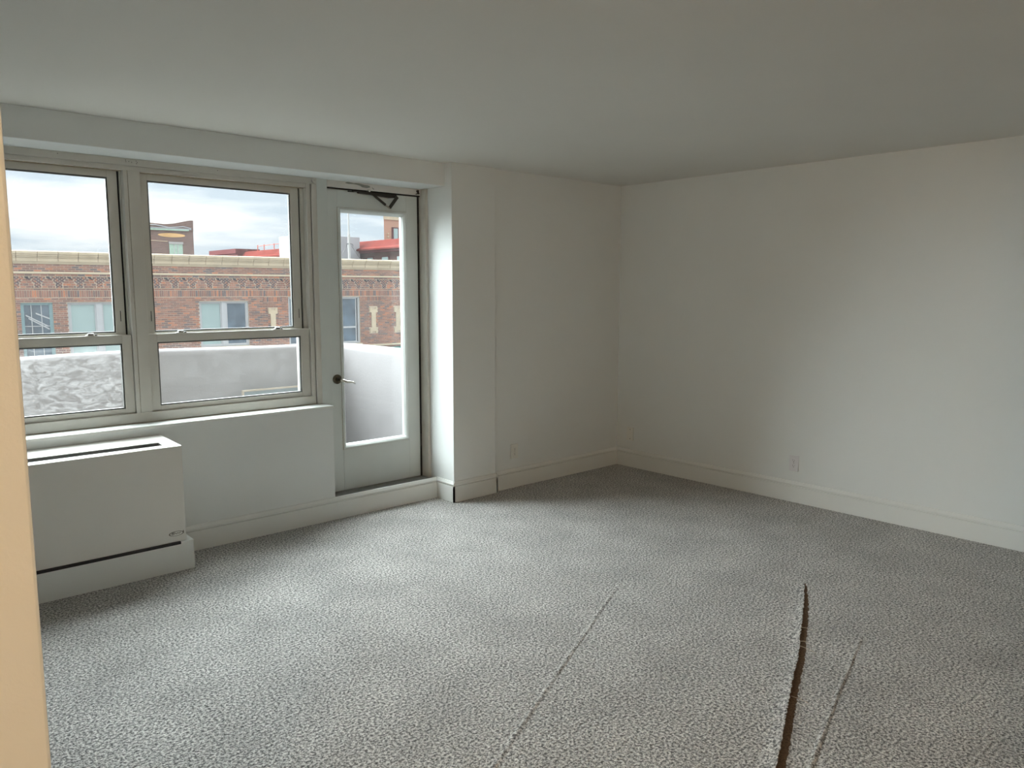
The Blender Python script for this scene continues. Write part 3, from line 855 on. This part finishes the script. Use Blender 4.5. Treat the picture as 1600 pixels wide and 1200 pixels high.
MB().prism([(.05, 2.05), (-.03, 2.05), (-.045, 2.065), (-.045, 2.10), (-.03, 2.113), (.05, 2.113)], 0, U0, U1).build('cream_band', 'cream_line', fb)
B(U0, U1, -.022, 0, 1.583, 1.594).build('mortar_line', 'cream_line', fb)
B(U0, U1, -.022, 0, 1.963, 1.974).build('mortar_line', 'cream_line', fb)
dn = MB().box(-.045, .045, -.07, 0, 1.925, 1.962).prism([(-.045, 1.925), (.045, 1.925), (.11, 1.86), (.06, 1.86)], 1, -.02, 0).build('dentil_with_shadow', 'dentil_dark', fb)  # slanting dark wedge under the block is its cast shadow, modelled in
dn.location.x = dent[0]
for d in dent[1:]:
    if U0 < d < U1: shared(dn, 'dentil_with_shadow', fb, d)
# cream I-shaped ornaments
for c, zc in orns:
    w = .178; q = .10; h = .535; fl = .20
    half = [(w, h), (w, h - fl), (q, h - fl - .03)]
    half = half + [(x, -z_) for x, z_ in reversed(half)]
    poly = [(c + x, zc + z_) for x, z_ in half] + [(c + .09, zc - h), (c + .07, zc - h + .07), (c - .07, zc - h + .07), (c - .09, zc - h)] + [(c - x, zc + z_) for x, z_ in reversed(half)] + [(c - .09, zc + h), (c - .07, zc + h - .07), (c + .07, zc + h - .07), (c + .09, zc + h)]
    MB().prism(poly, 1, -.045, .0).build('ornament', 'terracotta_cream', fb)
# windows of the building
def fwin(a, b, c, d, lights, frame_m, glass_ms, rail=None, muntin=None):
    f = MB().frame(a, b, c, d, .07, .07, .07, .05, .06, .16)
    for (p, q) in lights[:-1]: pass
    for k in range(len(lights) - 1):
        f.box(lights[k][1], lights[k + 1][0], .05, .16, c, d)
    w = f.build('window_frame', frame_m, fb); ORIGIN[w.name] = Vector((0, 0, 0))
    for (p, q), gm in zip(lights, glass_ms):
        B(p, q, .12, .13, c + .05, d - .04).build('pane', gm, w)
        MB().frame(p, q, c + .05, d - .04, .04, .04, .04, .04, .085, .115).build('sash_frame', frame_m, w)
        if rail is not None: B(p, q, .08, .14, rail - .035, rail + .035).build('meeting_rail', 'white_frame', w)
        if muntin:
            for u in muntin[0]: B(u - .012, u + .012, .10, .118, c + .05, d - .05).build('muntin', 'white_frame', w)
            for z_ in muntin[1]: B(p, q, .10, .117, z_ - .012, z_ + .012).build('muntin', 'white_frame', w)
    B(a - .06, b + .06, -.05, .2, c - .09, c).build('window_sill', 'cream_line', w)
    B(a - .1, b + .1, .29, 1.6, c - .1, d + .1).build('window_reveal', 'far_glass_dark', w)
    return w
w1 = fwin(*wins[0], [(-1.08, -.30)], 'teal_frame', ['far_glass_dark'], rail=None, muntin=((-.84, -.56), (.36, )))
for (p, q, r_, s_) in ((-1.0, .74, -.40, .38), (-.93, .64, -.36, .28), (-.72, .80, -.34, .62)):
    MB().prism([(p, q), (r_, s_), (r_, s_ - .045), (p, q - .045)], 1, .098, .116).build('diagonal_strip', 'white_frame', w1)  # white diagonal strips across the panes
fwin(*wins[1], [(.25, 1.03), (1.21, 2.03)], 'white_frame', ['far_glass_pale', 'far_glass_pale'])
fwin(*wins[2], [(4.44, 5.19), (5.37, 6.12)], 'white_frame', ['far_glass_pale', 'far_glass_dark'])
fwin(*wins[3], [(7.80, 8.72), (8.86, 9.76), (9.92, 10.70)], 'white_frame', ['far_glass_dark', 'far_glass_dark', 'far_glass_dark'], rail=.01)
B(U0, U1, -.06, .1, -.80, -.735).build('string_course', 'cream_line', fb)
MB().prism([(.1, -.82), (-.5, -1.15), (-.5, -1.25), (.1, -1.25)], 0, 11.7, 16.0).build('awning', 'teal_roof', fb)

# ------------------------------------------------------------------ things beyond its roof
gb = root('gabled_building', (16.4, 60, 0)); ORIGIN[gb.name] = Vector((0, 0, 0))
tag(gb, 'old dark brick building with curved parapet rising behind the cream cornice', 'building')
MB().prism([(-3.2, -10), (1.68, -10), (1.70, 6.60), (-3.2, 6.30)], 1, 0, 2.0).build('wall', 'brick_far', gb)
par = [(-3.2, 6.2), (1.70, 6.2), (1.72, 7.06), (1.45, 7.05), (.9, 6.92), (.2, 6.74), (-.5, 6.66), (-1.5, 6.70), (-3.2, 6.72)]
MB().prism(par, 1, -.05, .35).build('parapet', 'brick_far', gb)
MB().tube([(-3.2, -.15, 6.20), (1.3, -.15, 6.24)], .06, 8).build('gutter', 'copper_green', gb)
MB().tube([(-3.2, -.12, 6.50), (-1.2, -.12, 6.56), (-.2, -.12, 6.40), (.9, -.12, 6.52), (1.5, -.12, 6.40)], .045, 6).build('flashing', 'roof_grey', gb)
MB().tube([(-3.2, -.12, 6.36), (1.5, -.12, 6.33)], .05, 6).build('flashing', 'roof_grey', gb)
MB().prism([(1.05 * math.cos(a), 5.82 + .16 * math.sin(a)) for a in [2 * math.pi * k / 24 for k in range(24)]], 1, -.03, .0).build('painted_sign', 'faded_sign', gb)
B(-.23, .80, -.04, .0, 4.2, 5.14).build('boarded_window', 'copper_green', gb)
B(-.27, .84, -.12, .0, 5.13, 5.30).build('lintel', 'pole_white', gb)
for x in (.15, .42): B(x - .03, x + .03, -.06, -.03, 4.2, 5.13).build('board_strip', 'white_frame', gb)
MB().prism([(-3.2, 5.38), (-.35, 5.30), (-.35, 5.34), (-3.2, 5.42)], 1, -.04, 0).build('brick_ledge', 'cream_line', gb)

rb = root('red_roofed_building', (30, 66, 0)); ORIGIN[rb.name] = Vector((0, 0, 0))
tag(rb, 'long brick building with red tiled eaves seen above the cornice', 'building')
def rbx(y): return y - 66
B(.5, 2.4, rbx(40), rbx(79), -10, 4.75).build('wall', 'brick_far_red', rb)
MB().prism([(.6, 4.75), (-.45, 4.80), (-.45, 4.92), (.0, 5.10), (.45, 5.62), (.9, 5.70), (3, 5.70), (3, 4.75)], 1, rbx(40), rbx(79)).build('tiled_eaves', 'red_tile', rb)
B(-.2, .6, rbx(40), rbx(79), 4.62, 4.79).build('eaves_soffit', 'red_shade', rb)
MB().box(-.35, 2.0, rbx(79), rbx(86.4), -10, 5.45).box(-.55, 2.2, rbx(79), rbx(86.6), 5.45, 5.95).build('end_bay', 'red_shade', rb)
for y in (48.65, 50.9, 53.2, 55.2, 57.4, 59.6):
    f = B(.40, .52, rbx(y) - .62, rbx(y) + .62, 2.6, 4.28).build('window', 'red_shade', rb); ORIGIN[f.name] = Vector((0, 0, 0))
    B(.34, .41, rbx(y) - .50, rbx(y) + .36, 2.7, 4.22).build('pane', 'far_glass_pale', f)
for y in (69, 71.2, 72.6, 75, 76.6):
    MB().tube([(.9, rbx(y), 5.6), (.9, rbx(y), 6.28)], .045, 6).build('roof_pipe', 'pipe_red', rb)
MB().tube([(.9, rbx(69), 6.24), (.9, rbx(76.6), 6.15)], .03, 6).build('roof_pipe', 'pipe_red', rb)
B(1.2, 2.9, rbx(63), rbx(68.4), 5.6, 6.35).build('roof_house', 'far_grey', rb)
for y in (65.4, 66.6, 67.6): B(1.13, 1.2, rbx(y) - .28, rbx(y) + .28, 5.7, 6.25).build('roof_house_window', 'brick_far_red', rb)
tw = root('brick_tower', (33.04, 54.35, -.12)); tw.scale = (1.08, 1.08, 1.08); ORIGIN[tw.name] = Vector((0, 0, 0))
tag(tw, 'tan brick tower at the right behind the red eaves', 'building')
MB().prism([(.55, 1.5), (12, 1.5), (12, 9), (5.9, 9)], 2, -10, 7.35).build('wall', 'brick_far_tan', tw)
MB().prism([(.45, 1.4), (12, 1.4), (12, 9), (5.9, 9)], 2, 7.35, 7.85).build('top_band', 'terracotta_cream', tw)
MB().prism([(.40, 1.35), (12, 1.35), (12, 9), (5.9, 9)], 2, 7.85, 9.2).build('upper_wall', 'brick_far_tan', tw)
f = B(1.30, 1.95, 1.42, 1.6, 5.6, 6.75).build('window', 'red_shade', tw); ORIGIN[f.name] = Vector((0, 0, 0))
B(1.45, 1.85, 1.38, 1.43, 5.7, 6.65).build('pane', 'far_glass_pale', f)
for z in (5.65, 5.9, 6.15): B(.85, .98, 1.42, 1.5, z, z + .1).build('cream_quoin', 'terracotta_cream', tw)
gr = B(24.5, 29.9, 54.0, 58, -10, 5.95).build('grey_roof_block', 'roof_grey'); tag(gr, 'low grey roof block left of the tan brick tower', 'building')
po = root('white_pole', (13.68, 28, 2.50)); ORIGIN[po.name] = Vector((0, 0, 0))
tag(po, 'tall white pole on the roof seen through the glazed door', 'pole')
MB().tube([(0, 0, 0), (0, 0, 1.62), (0, 0, 1.63), (0, 0, 4.2)], [.058, .058, .035, .03], 12).build('shaft', 'pole_white', po)
for s in (-1, 1):
    MB().tube([(0, 0, 1.18), (s * .16, -.05, 1.16), (s * .17, -.05, 1.06)], .022, 8).build('bracket', 'far_grey', po)
    MB().tube([(s * .10, 0, 1.12), (s * .55, -.1, .45)], .008, 6).build('guy_wire', 'dark_metal', po)
B(-60, 90, 2.2, 140, -10.2, -10).build('street_ground', 'asphalt')
bpy.data.objects['street_ground']['kind'] = 'structure'
